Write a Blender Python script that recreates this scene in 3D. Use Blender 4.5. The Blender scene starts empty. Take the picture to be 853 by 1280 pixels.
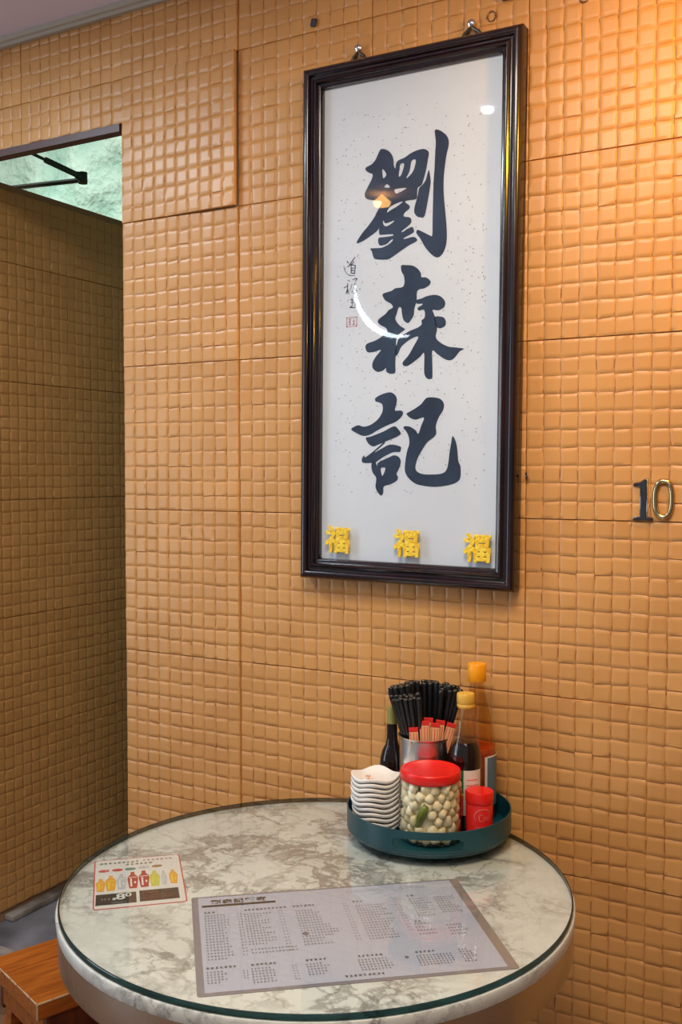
import bpy, bmesh, math, random
from mathutils import Vector, Matrix
R = math.radians
rnd = random.Random(7)
sc = bpy.context.scene
col = sc.collection

# ------------------------------------------------------------------ camera, world, lights, exposure
cam_d = bpy.data.cameras.new('camera')
cam_d.sensor_fit = 'HORIZONTAL'; cam_d.sensor_width = 36; cam_d.lens = 1252.345 / 853 * 36
cam_d.clip_start = 0.02
cam = bpy.data.objects.new('camera', cam_d); col.objects.link(cam)
cam.location = (0, -1.8123, 1.42)
cam.rotation_euler = (R(90) - 0.04194, 0, 0.508895)
sc.camera = cam
sc.view_settings.view_transform = 'Standard'
sc.view_settings.look = 'None'
sc.view_settings.exposure = 0.0
sc.view_settings.gamma = 1
sc.cycles.transparent_max_bounces = 32
world = bpy.data.worlds.new('world'); sc.world = world; world.use_nodes = True
world.node_tree.nodes['Background'].inputs[0].default_value = (0.88, 0.90, 1.0, 1)
world.node_tree.nodes['Background'].inputs[1].default_value = 0.25


def area(name, loc, rot, sx, sy, power, color, spread=180):
    d = bpy.data.lights.new(name, 'AREA'); d.shape = 'RECTANGLE'; d.size = sx; d.size_y = sy
    d.energy = power; d.color = color; d.spread = R(spread)
    o = bpy.data.objects.new(name, d); col.objects.link(o); o.location = loc; o.rotation_euler = rot
    return o


area('ceiling_panel_light', (-0.50, -1.1, 2.46), (0, 0, 0), 0.7, 0.5, 24, (1.0, 0.88, 0.72))
area('ceiling_tube_light', (-2.13, -0.85, 2.46), (0, 0, 0), 0.5, 0.16, 17, (0.74, 0.89, 1.0))
area('ceiling_front_light', (0.1, -2.2, 2.46), (0, 0, 0), 1.4, 0.4, 12, (1.0, 0.86, 0.70))
d = bpy.data.lights.new('warm_wall_lamp', 'SPOT'); d.energy = 19; d.color = (1.0, 0.50, 0.02); d.shadow_soft_size = 0.05
d.spot_size = R(140); d.spot_blend = 0.9
o = bpy.data.objects.new('warm_wall_lamp', d); col.objects.link(o); o.location = (0.0, -0.34, 2.2)
o.rotation_euler = (Vector((-0.25, 0.0, 1.95)) - o.location).to_track_quat('-Z', 'Y').to_euler()
area('shopfront_daylight', (-3.7, -2.2, 1.4), (0, R(-90), 0), 1.6, 1.2, 26, (0.80, 0.90, 1.0))
area('corridor_light', (-3.3, 0.8, 3.2), (0, 0, 0), 0.9, 0.3, 42, (0.92, 1.0, 1.0))


# ------------------------------------------------------------------ materials
def mat(name, color, rough=0.5, metal=0.0, coat=0.0, spec=0.5, emit=None, estr=0):
    m = bpy.data.materials.new(name); m.use_nodes = True
    b = m.node_tree.nodes['Principled BSDF']
    b.inputs['Base Color'].default_value = (*color, 1); b.inputs['Roughness'].default_value = rough
    b.inputs['Metallic'].default_value = metal; b.inputs['Coat Weight'].default_value = coat
    b.inputs['Coat Roughness'].default_value = 0.08
    b.inputs['Specular IOR Level'].default_value = spec
    if emit:
        b.inputs['Emission Color'].default_value = (*emit, 1); b.inputs['Emission Strength'].default_value = estr
    return m


def nd(m, t, **kw):
    n = m.node_tree.nodes.new(t)
    for k, v in kw.items():
        if k in n.inputs: n.inputs[k].default_value = v
        else: setattr(n, k, v)
    return n


def lk(m, a, b): m.node_tree.links.new(a, b)


def varied(m, c1, c2, scale=8, detail=4, lo=0.35, hi=0.65, coords='Object', stretch=None, bump=0, bscale=None, dist=0.001):
    """noise between two colours of the material, with an optional fine relief"""
    b = m.node_tree.nodes['Principled BSDF']
    tc = nd(m, 'ShaderNodeTexCoord'); src = tc.outputs[coords]
    if stretch:
        mp = nd(m, 'ShaderNodeMapping'); mp.inputs['Scale'].default_value = stretch; lk(m, src, mp.inputs[0]); src = mp.outputs[0]
    n = nd(m, 'ShaderNodeTexNoise', Scale=scale, Detail=detail); lk(m, src, n.inputs['Vector'])
    cr = nd(m, 'ShaderNodeValToRGB'); e = cr.color_ramp.elements
    e[0].position = lo; e[0].color = (*c1, 1); e[1].position = hi; e[1].color = (*c2, 1)
    lk(m, n.outputs['Fac'], cr.inputs[0]); lk(m, cr.outputs[0], b.inputs['Base Color'])
    if bump:
        n2 = nd(m, 'ShaderNodeTexNoise', Scale=bscale or scale * 4, Detail=5); lk(m, src, n2.inputs['Vector'])
        bp = nd(m, 'ShaderNodeBump', Strength=bump, Distance=dist); lk(m, n2.outputs['Fac'], bp.inputs['Height'])
        lk(m, bp.outputs[0], b.inputs['Normal'])
    return m


M = {}
M['tile'] = mat('glazed_tile', (.6, .29, .11), 0.36)
varied(M['tile'], (.57, .276, .085), (.65, .326, .106), 5, 3, coords='Object', bump=0.25, bscale=60, dist=0.0006)
M['joint'] = varied(mat('painted_joint_shade', (.4, .18, .06), 0.45), (.38, .160, .045), (.50, .225, .070), 20)  # darker tile colour: the shade in the grooves painted onto the joint faces
M['grout'] = mat('grout', (.38, .22, .12), 0.9)
M['ceil'] = varied(mat('ceiling_paint', (.5, .47, .5), 0.8), (.72, .68, .86), (.78, .73, .92), 3)
M['cove'] = mat('cornice_paint', (.42, .38, .31), 0.6)
M['trim'] = mat('brown_metal_edge', (.10, .055, .05), 0.4)
M['green'] = varied(mat('green_plaster', (.3, .5, .33), 0.75), (.27, .42, .33), (.46, .56, .47), 6, 9, 0.34, 0.62, bump=1.0, bscale=6, dist=0.09)
M['floor'] = varied(mat('grey_stone', (.2, .2, .22), 0.35), (.09, .095, .11), (.26, .25, .28), 6, 8, bump=.1)
M['kerb'] = varied(mat('worn_marble_strip', (.3, .24, .2), 0.4), (.12, .09, .08), (.38, .33, .3), 14, 6)
M['riser'] = varied(mat('brown_floor_tile', (.2, .08, .03), 0.4), (.17, .095, .05), (.26, .15, .085), 6)
M['closer'] = mat('dark_green_metal', (.03, .06, .052), 0.35, 0.3)
M['frame'] = varied(mat('lacquered_rosewood', (.012, .006, .010), 0.22, coat=0.4), (.006, .004, .008), (.020, .007, .010), 3, 4, stretch=(20, 20, 3))
M['paper'] = varied(mat('rice_paper', (.74, .72, .70), 0.85, spec=.1), (.74, .76, .81), (.82, .84, .88), 3, 5)
M['ink'] = varied(mat('brush_ink', (.02, .025, .045), 0.6, spec=.2), (.020, .032, .060), (.036, .060, .105), 12, 5)
M['fleck'] = mat('paper_fleck', (.24, .19, .20), 0.8)
M['seal'] = mat('faded_seal_red', (.70, .42, .45), 0.8)
M['gold'] = varied(mat('yellow_glitter', (.85, .55, .02), 0.35), (.75, .42, .0), (1.0, .78, .08), 220, 3, bump=.8, bscale=260, dist=.002)
M['chrome'] = mat('chrome', (.75, .75, .76), 0.18, 1)
M['antique'] = mat('dark_antique_metal', (.10, .08, .06), 0.35, 0.8)
M['brass'] = mat('aged_brass', (.62, .50, .28), 0.2, 1)
M['darkmetal'] = mat('blackened_chrome', (.16, .17, .18), 0.16, 1)
M['steel'] = mat('brushed_steel', (.62, .60, .58), 0.27, 1)
M['teal'] = varied(mat('teal_enamel', (.005, .07, .085), 0.35), (.003, .040, .055), (.005, .058, .074), 9)
M['white'] = mat('melamine_white', (.86, .83, .80), 0.25)
M['flower'] = mat('orange_flower_print', (.75, .22, .06), 0.4)
M['redlid'] = mat('red_plastic_lid', (.75, .012, .008), 0.3)
M['orangecap'] = mat('orange_cap', (.93, .36, .005), 0.35)
M['yellowcap'] = mat('yellow_cap', (.72, .42, .06), 0.35)
M['greencap'] = mat('olive_cap', (.30, .28, .07), 0.4)
M['black'] = mat('black_melamine', (.008, .008, .009), 0.22)
M['garlic'] = varied(mat('pickled_garlic', (.72, .62, .38), 0.35), (.74, .62, .34), (.90, .81, .54), 30, 3)
M['chili'] = mat('green_chili', (.14, .18, .015), 0.35)
M['soy'] = mat('soy_sauce', (.010, .003, .002), 0.08)
M['chilisauce'] = varied(mat('chili_sauce', (.42, .05, .008), 0.3), (.30, .025, .005), (.50, .09, .01), 40, 4)
M['amber'] = mat('amber_vinegar', (.50, .20, .03), 0.2)
M['brine'] = mat('brine', (.72, .64, .42), 0.2)
M['lblwhite'] = mat('label_white', (.72, .70, .64), 0.5)
M['lblgreen'] = mat('label_green', (.005, .13, .04), 0.5)
M['lblred'] = mat('label_red', (.60, .02, .01), 0.45)
M['lblblue'] = mat('label_blue', (.09, .17, .24), 0.5)
M['lblyellow'] = mat('label_yellow', (.75, .6, .05), 0.5)
M['cartonred'] = mat('red_carton', (.72, .018, .015), 0.35)
M['redprint'] = mat('pale_red_print', (.85, .20, .16), 0.4)
M['packet'] = mat('cream_paper_sleeve', (.80, .50, .25), 0.55)
M['packetred'] = mat('red_paper_tip', (.70, .03, .02), 0.45)
M['card'] = mat('card_paper', (.72, .70, .66), 0.5)
M['cardred'] = mat('card_red_border', (.62, .06, .07), 0.5)
M['printblack'] = mat('print_black', (.03, .025, .022), 0.5)
M['printgrey'] = mat('print_grey', (.12, .115, .13), 0.6)
M['menu'] = mat('menu_paper', (.45, .47, .57), 0.5)
M['menuedge'] = mat('laminate_edge', (.22, .21, .24), 0.35)
M['menuedge2'] = mat('laminate_fold', (.27, .23, .21), 0.35)
M['stain'] = mat('printed_stamp', (.18, .17, .19), 0.7)
M['teapic'] = mat('print_amber', (.80, .38, .04), 0.5)
M['redpic'] = mat('print_dark_red', (.42, .03, .02), 0.5)
M['greenpic'] = mat('print_lime', (.55, .58, .10), 0.5)
M['greypic'] = mat('print_pale_grey', (.50, .52, .54), 0.5)
M['tealpic'] = mat('print_teal', (.05, .25, .22), 0.5)
M['brownpic'] = mat('print_ochre', (.36, .18, .04), 0.5)
M['wood'] = mat('varnished_wood', (.33, .10, .02), 0.3)
varied(M['wood'], (.26, .062, .008), (.44, .125, .014), 9, 5, stretch=(12, 1.2, 12), bump=.15, bscale=50)
M['woodworn'] = mat('worn_wood_edge', (.48, .33, .2), 0.6)
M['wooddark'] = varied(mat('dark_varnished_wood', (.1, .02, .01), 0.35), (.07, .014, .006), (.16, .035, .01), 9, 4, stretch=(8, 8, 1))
M['plug'] = mat('dark_wall_plug', (.03, .035, .06), 0.5)
M['rust'] = mat('brown_residue', (.16, .07, .04), 0.8)


def glass(name, tint=(1, 1, 1), ior=1.5, rough=0.02):
    """see-through pane: transparent below a fresnel gloss"""
    m = bpy.data.materials.new(name); m.use_nodes = True; t = m.node_tree; t.nodes.remove(t.nodes['Principled BSDF'])
    tr = nd(m, 'ShaderNodeBsdfTransparent'); tr.inputs[0].default_value = (*tint, 1)
    gl = nd(m, 'ShaderNodeBsdfGlossy'); gl.inputs['Roughness'].default_value = rough
    fr = nd(m, 'ShaderNodeFresnel'); ge = nd(m, 'ShaderNodeNewGeometry')
    mr = nd(m, 'ShaderNodeMapRange'); mr.inputs['To Min'].default_value = ior; mr.inputs['To Max'].default_value = 1 / ior    # same gloss from either side
    lk(m, ge.outputs['Backfacing'], mr.inputs['Value']); lk(m, mr.outputs[0], fr.inputs[0])
    mx = nd(m, 'ShaderNodeMixShader'); lk(m, fr.outputs[0], mx.inputs[0]); lk(m, tr.outputs[0], mx.inputs[1]); lk(m, gl.outputs[0], mx.inputs[2])
    lk(m, mx.outputs[0], t.nodes['Material Output'].inputs[0])
    return m


M['edgeglass'] = glass('green_glass_edge', (.16, .27, .28))
M['pane'] = glass('picture_glass', (.97, .985, 1))
M['tableglass'] = glass('table_glass', (.975, .99, .985))
M['jarglass'] = glass('clear_jar', (.985, .985, .98))
M['bottleglass'] = glass('clear_bottle', (.96, .95, .94))
M['brownglass'] = glass('amber_tinted_bottle', (.86, .64, .42))
M['redtint'] = glass('red_translucent_plastic', (.95, .25, .2), rough=.15)

# marble
m = mat('veined_marble', (.7, .7, .66), 0.3); M['marble'] = m
b = m.node_tree.nodes['Principled BSDF']; tc = nd(m, 'ShaderNodeTexCoord')


def mth(op, a, c=None):
    q = nd(m, 'ShaderNodeMath', operation=op)
    for k, v in ((0, a), (1, c)):
        if v is None: continue
        if isinstance(v, (int, float)): q.inputs[k].default_value = v
        else: lk(m, v, q.inputs[k])
    return q.outputs[0]


def veins(scale, warp, width, detail, off):
    mp = nd(m, 'ShaderNodeMapping'); mp.inputs['Location'].default_value = off; lk(m, tc.outputs['Object'], mp.inputs[0])
    n0 = nd(m, 'ShaderNodeTexNoise', Scale=scale * .8, Detail=7); lk(m, mp.outputs[0], n0.inputs['Vector'])
    mv = nd(m, 'ShaderNodeMixRGB', blend_type='LINEAR_LIGHT'); mv.inputs[0].default_value = warp
    lk(m, mp.outputs[0], mv.inputs[1]); lk(m, n0.outputs['Color'], mv.inputs[2])
    n1 = nd(m, 'ShaderNodeTexNoise', Scale=scale, Detail=detail, Roughness=.6); lk(m, mv.outputs[0], n1.inputs['Vector'])
    a_ = mth('ABSOLUTE', mth('SUBTRACT', n1.outputs['Fac'], .5))
    c_ = nd(m, 'ShaderNodeValToRGB'); e = c_.color_ramp.elements
    e[0].position = 0; e[0].color = (1, 1, 1, 1); e[1].position = width; e[1].color = (0, 0, 0, 1); lk(m, a_, c_.inputs[0])
    c_.color_ramp.interpolation = 'EASE'
    return c_.outputs[0]


n3 = nd(m, 'ShaderNodeTexNoise', Scale=4.5, Detail=5); lk(m, tc.outputs['Object'], n3.inputs['Vector'])
cr3 = nd(m, 'ShaderNodeValToRGB'); e = cr3.color_ramp.elements; e[0].position = .40; e[0].color = (.08, .08, .08, 1); e[1].position = .60; e[1].color = (1, 1, 1, 1)
lk(m, n3.outputs['Fac'], cr3.inputs[0])
v1 = mth('MULTIPLY', veins(6.5, .10, .045, 8, (3, 1, 0)), .62)
v2 = mth('MULTIPLY', veins(17, .035, .035, 6, (0, 5, 2)), .50)
v3 = mth('MULTIPLY', veins(3.2, .18, .14, 9, (7, 2, 1)), .20)
vs_ = mth('MINIMUM', mth('MULTIPLY', mth('ADD', mth('ADD', v1, v2), v3), mth('ADD', cr3.outputs[0], .10)), .85)
mc = nd(m, 'ShaderNodeMixRGB'); mc.inputs[1].default_value = (.73, .745, .70, 1); mc.inputs[2].default_value = (.21, .205, .19, 1)
lk(m, vs_, mc.inputs[0]); lk(m, mc.outputs[0], b.inputs['Base Color'])


# ------------------------------------------------------------------ helpers
def link(name, me, m=None, parent=None, loc=(0, 0, 0), rot=(0, 0, 0), smooth=False):
    if m and not me.materials: me.materials.append(m)
    if smooth:
        for p_ in me.polygons: p_.use_smooth = True
    o = bpy.data.objects.new(name, me); col.objects.link(o)
    o.location = loc; o.rotation_euler = rot
    if parent: o.parent = parent
    return o


def from_bm(name, bm, m, parent=None, smooth=False, **kw):
    bmesh.ops.recalc_face_normals(bm, faces=bm.faces)
    me = bpy.data.meshes.new(name); bm.to_mesh(me); bm.free()
    return link(name, me, m, parent, smooth=smooth, **kw)


def thing(name, label, cat, loc=(0, 0, 0), rot=(0, 0, 0), group=None):
    o = bpy.data.objects.new(name, None); o.empty_display_size = .03; col.objects.link(o)
    o.location = loc; o.rotation_euler = rot
    return tag(o, label, cat, group)


def tag(o, label, cat=None, group=None):
    o['label'] = label
    if cat: o['category'] = cat
    if group: o['group'] = group
    return o


def struct(o): o['kind'] = 'structure'; return o


def box(bm, x0, x1, y0, y1, z0, z1, bev=0):
    r = bmesh.ops.create_cube(bm, size=1)
    for v in r['verts']:
        v.co = Vector((x0 + (v.co.x + .5) * (x1 - x0), y0 + (v.co.y + .5) * (y1 - y0), z0 + (v.co.z + .5) * (z1 - z0)))
    if bev:
        ed = list({e_ for v in r['verts'] for e_ in v.link_edges})
        bmesh.ops.bevel(bm, geom=ed, offset=bev, segments=2, affect='EDGES', profile=.6)
    return bm


def boxo(name, x0, x1, y0, y1, z0, z1, m, parent=None, bev=0, **kw):
    return from_bm(name, box(bmesh.new(), x0, x1, y0, y1, z0, z1, bev), m, parent, **kw)


def lathe(prof, n=48, warp=None, caps=False):
    bm = bmesh.new(); rings = []
    for r, z in prof:
        if r < 1e-6: rings.append([bm.verts.new((0, 0, z))]); continue
        rings.append([bm.verts.new((r * math.cos(2 * math.pi * i / n), r * math.sin(2 * math.pi * i / n), z)) for i in range(n)])
    for a, c in zip(rings, rings[1:]):
        for i in range(n):
            j = (i + 1) % n
            if len(a) == 1 and len(c) == 1: continue
            if len(a) == 1: bm.faces.new((a[0], c[i], c[j]))
            elif len(c) == 1: bm.faces.new((a[i], a[j], c[0]))
            else: bm.faces.new((a[i], a[j], c[j], c[i]))
    return bm


def latheo(name, prof, m, parent=None, n=48, smooth=True, **kw):
    o = from_bm(name, lathe(prof, n), m, parent, smooth=smooth, **kw)
    try: o.data.set_sharp_from_angle(angle=R(40))
    except Exception: pass
    return o


def tube(bm, pts, rad, n=8):
    """round bar through points, rad a number or a list"""
    rings = []
    pts = [Vector(p_) for p_ in pts]
    for i, p_ in enumerate(pts):
        d_ = (pts[min(i + 1, len(pts) - 1)] - pts[max(i - 1, 0)]).normalized()
        up = Vector((0, 0, 1)) if abs(d_.z) < .9 else Vector((1, 0, 0))
        a = d_.cross(up).normalized(); c = d_.cross(a)
        r_ = rad[i] if isinstance(rad, (list, tuple)) else rad
        rings.append([bm.verts.new(p_ + (a * math.cos(2 * math.pi * k / n) + c * math.sin(2 * math.pi * k / n)) * r_) for k in range(n)])
    for r0, r1 in zip(rings, rings[1:]):
        for k in range(n): bm.faces.new((r0[k], r0[(k + 1) % n], r1[(k + 1) % n], r1[k]))
    bm.faces.new(rings[0]); bm.faces.new(list(reversed(rings[-1])))
    return bm


def spline(pts, k=4):
    out = []; n = len(pts)
    for i in range(n):
        p0, p1, p2, p3 = pts[i - 1], pts[i], pts[(i + 1) % n], pts[(i + 2) % n]
        for s in range(k):
            t = s / k
            out.append(tuple(.5 * (2 * p1[a] + (p2[a] - p0[a]) * t + (2 * p0[a] - 5 * p1[a] + 4 * p2[a] - p3[a]) * t * t + (3 * p1[a] - p0[a] - 3 * p2[a] + p3[a]) * t ** 3) for a in (0, 1)))
    return out


def curve_mesh(name, loops, extrude=0.0001, smooth=True):
    cu = bpy.data.curves.new(name, 'CURVE'); cu.dimensions = '2D'; cu.fill_mode = 'BOTH'; cu.extrude = extrude
    for lp in loops:
        lp = spline(lp) if smooth else lp
        s = cu.splines.new('POLY'); s.points.add(len(lp) - 1); s.use_cyclic_u = True
        for p_, q in zip(s.points, lp): p_.co = (q[0], q[1], 0, 1)
    o = bpy.data.objects.new('tmp', cu); col.objects.link(o)
    me = bpy.data.meshes.new_from_object(o.evaluated_get(bpy.context.evaluated_depsgraph_get()))
    bpy.data.objects.remove(o); me.name = name
    return me


def text_mesh(body, size, extrude=0.0, offset=0.0, bevel=0.0, align='CENTER', space=1.0):
    cu = bpy.data.curves.new('t', 'FONT'); cu.body = body; cu.size = size; cu.extrude = extrude; cu.offset = offset
    cu.bevel_depth = bevel; cu.align_x = align; cu.align_y = 'CENTER'; cu.space_character = space; cu.resolution_u = 3
    o = bpy.data.objects.new('tmp', cu); col.objects.link(o)
    me = bpy.data.meshes.new_from_object(o.evaluated_get(bpy.context.evaluated_depsgraph_get()))
    bpy.data.objects.remove(o); me.name = 'lettering'
    return me


def join_me(name, items, m, parent, **kw):
    """items = [(mesh, matrix)] joined as one mesh"""
    bm = bmesh.new()
    for me, mx in items:
        k = len(bm.verts); bm.from_mesh(me); bm.verts.ensure_lookup_table()
        for v in bm.verts[k:]: v.co = mx @ v.co
    me = bpy.data.meshes.new(name); bm.to_mesh(me); bm.free(); me.materials.clear()
    return link(name, me, m, parent, **kw)


# ------------------------------------------------------------------ moulded tiles
TW, TH = .32449, .33
GAP = .0012


def tile_mesh(seed, c0=0, c1=10, r0=0, r1=10):
    """one large ceramic tile moulded as a 10 x 10 field of uneven cushions; x right, z up, face at -y"""
    g = random.Random(seed)
    hz = {(i, j): (g.uniform(-.0017, .0017), g.uniform(-.0017, .0017)) if 0 < j < 10 else (0, 0) for i in range(10) for j in range(11)}
    vx = {(i, j): (g.uniform(-.0015, .0015), g.uniform(-.0015, .0015)) if 0 < i < 10 else (0, 0) for i in range(11) for j in range(10)}
    sq = {(i, j): (g.uniform(-.0004, .0004), g.uniform(-.0002, .0005), g.uniform(-.0003, .0003), g.uniform(.0000, .00025)) for i in range(10) for j in range(10)}
    fr = [0, .045, .25, .75, .955]
    n = 5
    sw, sh = TW / 10, TH / 10
    cols = [(i, k) for i in range(c0, c1) for k in range(n)] + [(c1 - 1, n)]
    rows = [(j, k) for j in range(r0, r1) for k in range(n)] + [(r1 - 1, n)]
    fr.append(1.0)
    V = []; F = []
    for (j, kb) in rows:
        v = fr[kb]
        for (i, ka) in cols:
            u = fr[ka]
            hb = hz[i, j][0] * (1 - u) + hz[i, j][1] * u; ht = hz[i, j + 1][0] * (1 - u) + hz[i, j + 1][1] * u
            vl = vx[i, j][0] * (1 - v) + vx[i, j][1] * v; vr = vx[i + 1, j][0] * (1 - v) + vx[i + 1, j][1] * v
            x = (i + u) * sw + vl * (1 - u) + vr * u; z = (j + v) * sh + hb * (1 - v) + ht * v
            a, bt, c_, q = sq[i, j]
            h = a * (2 * u - 1) + bt * (1 - 2 * v) + c_ + q * (1 - (2 * u - 1) ** 2) * (1 - (2 * v - 1) ** 2)
            gu = min(u, 1 - u) < .01; gv = min(v, 1 - v) < .01
            if gv: h = -.0009 - .0002 * ((i * 7 + j * 3) % 3)
            elif gu: h = -.0012
            x = min(max(x, GAP / 2), TW - GAP / 2); z = min(max(z, GAP / 2), TH - GAP / 2)
            V.append((x, -.008 - h, z))
    C, Rw = len(cols), len(rows)
    for r in range(Rw - 1):
        for c in range(C - 1):
            a = r * C + c; F.append((a, a + 1, a + C + 1, a + C))
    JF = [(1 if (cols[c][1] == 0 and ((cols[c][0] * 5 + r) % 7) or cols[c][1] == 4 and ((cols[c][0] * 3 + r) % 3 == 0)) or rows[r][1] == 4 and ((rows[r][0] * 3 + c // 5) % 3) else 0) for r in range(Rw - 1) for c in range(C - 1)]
    edge = [c for c in range(C)] + [r * C + C - 1 for r in range(1, Rw)] + [(Rw - 1) * C + c for c in range(C - 2, -1, -1)] + [r * C for r in range(Rw - 2, 0, -1)]
    base = len(V)
    for k in edge: V.append((V[k][0], 0, V[k][2]))
    for q in range(len(edge)):
        q2 = (q + 1) % len(edge); F.append((edge[q], base + q, base + q2, edge[q2]))
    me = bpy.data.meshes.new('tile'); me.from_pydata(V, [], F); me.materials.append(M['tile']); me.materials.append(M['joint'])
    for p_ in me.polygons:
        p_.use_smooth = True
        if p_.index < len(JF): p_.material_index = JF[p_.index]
    me.update()
    try: me.set_sharp_from_angle(angle=R(50))
    except Exception: pass
    return me


TM = [tile_mesh(11 + s) for s in range(6)]
_c = {}


def tile_any(c0, c1, r0, r1):
    if (c0, c1, r0, r1) == (0, 10, 0, 10): return TM[rnd.randrange(6)]
    k = (c0, c1, r0, r1)
    if k not in _c: _c[k] = tile_mesh(101 + len(_c), *k)
    return _c[k]


# ------------------------------------------------------------------ setting
CEIL = 2.48
OX = -1.592                                      # right jamb of the corridor opening
bm = bmesh.new()
box(bm, OX, .72, .0, .10, 0, 3.4)
box(bm, -2.186, OX, .0, .018, 2.222, 3.4)
box(bm, -3.3, -2.187, .0, .10, 0, 3.4)
wall = struct(from_bm('wall_back', bm, M['grout']))
X0 = -1.583868; Z0 = .00892 - .33
for i in range(-5, 7):
    for j in range(0, 9):
        x = X0 + i * TW; z = Z0 + j * TH
        c0, c1, r0, r1 = 0, 10, 0, 10
        if j == 0: continue
        if z + TH > CEIL: r1 = 5 if z + TH - CEIL < .2 else 0
        if r1 == 0: continue
        if j == 6 and i in (-1, -2):
            pass
        if i == -1:
            if z + TH < 2.23: continue
            if z < 2.2: r0 = 7
        if i == -2:
            if z + TH < 2.23: c1 = 1
            elif z < 2.2: r0 = 7
        out = rnd.uniform(0, .0014)
        if i == 0: out += .0035
        o = link('tile', tile_any(c0, c1, r0, r1), None, wall, loc=(x, -out, z))
        if i == 0 and abs(z - 1.98892) < .01:    # the loose tile that stands proud
            o.location.y = -.006; o.rotation_euler = (R(-.35), 0, R(-1.7)); o['label'] = 'tile standing proud of its neighbours with a dark gap along its right edge'
# row below the first seam (floor to .009) is not seen
struct(boxo('trim_1', -2.9, OX - .001, -.010, .0, 2.2025, 2.2195, M['trim']))
struct(boxo('trim_2', -2.186, OX, .0005, .018, 2.2025, 2.2215, M['trim']))
struct(boxo('ceiling', -3.3, 1.6, -2.75, 0, CEIL, CEIL + .05, M['ceil']))
bm = bmesh.new()
prof = [(0, 2.462), (-.012, 2.462), (-.016, 2.468), (-.022, 2.470), (-.026, 2.4795), (0, 2.4795)]
ra = [bm.verts.new((-3.2, y - .010, z)) for y, z in prof]; rb = [bm.verts.new((.7, y - .010, z)) for y, z in prof]
for k in range(len(prof)): bm.faces.new((ra[k], ra[(k + 1) % 6], rb[(k + 1) % 6], rb[k]))
bm.faces.new(ra); bm.faces.new(rb[::-1])
struct(from_bm('trim_3', bm, M['cove']))
struct(boxo('floor', -3.3, 1.6, -4.5, -.001, -.05, 0, M['riser']))
struct(boxo('wall_right', 1.6, 1.7, -2.9, .0, 0, CEIL, M['riser']))
ffl = struct(boxo('floor_corridor', -2.186, -.6, .0, 1.7, -.05, .150, M['floor']))
struct(boxo('trim_4', -2.186, -.6, -.012, -.0005, .0, .149, M['riser']))
struct(boxo('trim_5', -2.19, OX - .002, -.014, .03, .1505, .156, M['kerb'], bev=.002))

# the side wall of the corridor, clad in the same tiles
part = struct(boxo('wall_left', -2.30, -2.1865, .101, 1.62, 0, 2.2135, M['grout']))
ZP = 1.42 + .33 * (-.2549) - 4 * .33 + .33 - .33
for i in range(0, 5):
    for j in range(0, 8):
        y = .4169 - TW + i * TW; z = ZP + j * TH
        c0, c1, r0, r1 = 0, 10, 0, 10
        if z + TH < .18: continue
        if z < .17: r0 = int(round((.177 - z) / .033))
        if z > 2.2: continue
        if z + TH > 2.215: r1 = int((2.2165 - z) / .033)
        if r1 <= 0: continue
        if y + TW > 1.62: c1 = int((1.62 - y) / .03245)
        if i == 0: c0 = 1
        link('tile', tile_any(c0, c1, r0, r1), None, part, loc=(-2.186 + rnd.uniform(0, .001), y, z), rot=(0, 0, R(90)))
struct(boxo('baseboard_left', -2.186, -2.150, .15, 1.6, .1505, .168, M['kerb'], bev=.005))

# green rooms behind and above the partition
bm = bmesh.new(); g = random.Random(3)
NX, NZ = 90, 60
vs = [[None] * (NX + 1) for _ in range(NZ + 1)]
from mathutils import noise
for r in range(NZ + 1):
    for c in range(NX + 1):
        x = -4.8 + 3.9 * c / NX; z = 3.4 * r / NZ
        y = 1.72 + .07 * noise.fractal(Vector((x * 2.2, 0, z * 2.2)), 1.0, 2.1, 5)
        vs[r][c] = bm.verts.new((x, y, z))
for r in range(NZ):
    for c in range(NX): bm.faces.new((vs[r][c], vs[r][c + 1], vs[r + 1][c + 1], vs[r + 1][c]))
struct(from_bm('wall_corridor_end', bm, M['green'], smooth=True))
struct(boxo('ceiling_corridor', -4.8, -.6, .1, 1.75, 3.38, 3.44, M['green']))
struct(boxo('wall_corridor_left', -4.9, -4.8, .0, 1.8, 0, 3.44, M['green']))
struct(boxo('wall_corridor_right', -.95, -.9, .1, 1.75, 0, 3.44, M['green']))
struct(boxo('floor_side_room', -4.8, -2.30, .1, 1.75, -.05, 0, M['floor']))
struct(boxo('wall_side_room', -4.8, -3.31, .0, .1, 0, 3.44, M['green']))

# folding arm over the corridor
dc = thing('door_closer', 'dark green folding metal arm above the corridor partition, against the green wall', 'door closer', (-2.5, .30, 2.2135))
EL = Vector((-2.00, .30, 2.231)) - dc.location
boxo('body', -.12, .12, -.03, .03, .002, .055, M['closer'], dc, bev=.008)
bm = bmesh.new(); a0 = Vector((.06, 0, .036)); tube(bm, [a0, EL + Vector((0, 0, -.006))], .007, 6); box(bm, a0.x - .018, a0.x + .018, -.016, .016, .028, .046)
from_bm('main_arm', bm, M['closer'], dc)
EN = Vector((-2.03, .104, 2.262)) - dc.location
bm = bmesh.new(); mid = EL.lerp(EN, .62)
tube(bm, [EL, EL.lerp(EN, .1), EL.lerp(EN, .1), mid, mid, EN], [.011, .011, .0085, .0085, .0045, .0045], 8)
from_bm('forearm', bm, M['closer'], dc)
bm = bmesh.new(); tube(bm, [EL + Vector((0, 0, -.016)), EL + Vector((0, 0, .014))], .013, 10); from_bm('elbow_pin', bm, M['closer'], dc)
boxo('bracket', EN.x - .035, EN.x + .02, EN.z * 0 - .199, -.185, EN.z - .012, EN.z + .012, M['closer'], dc, bev=.002)

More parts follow.
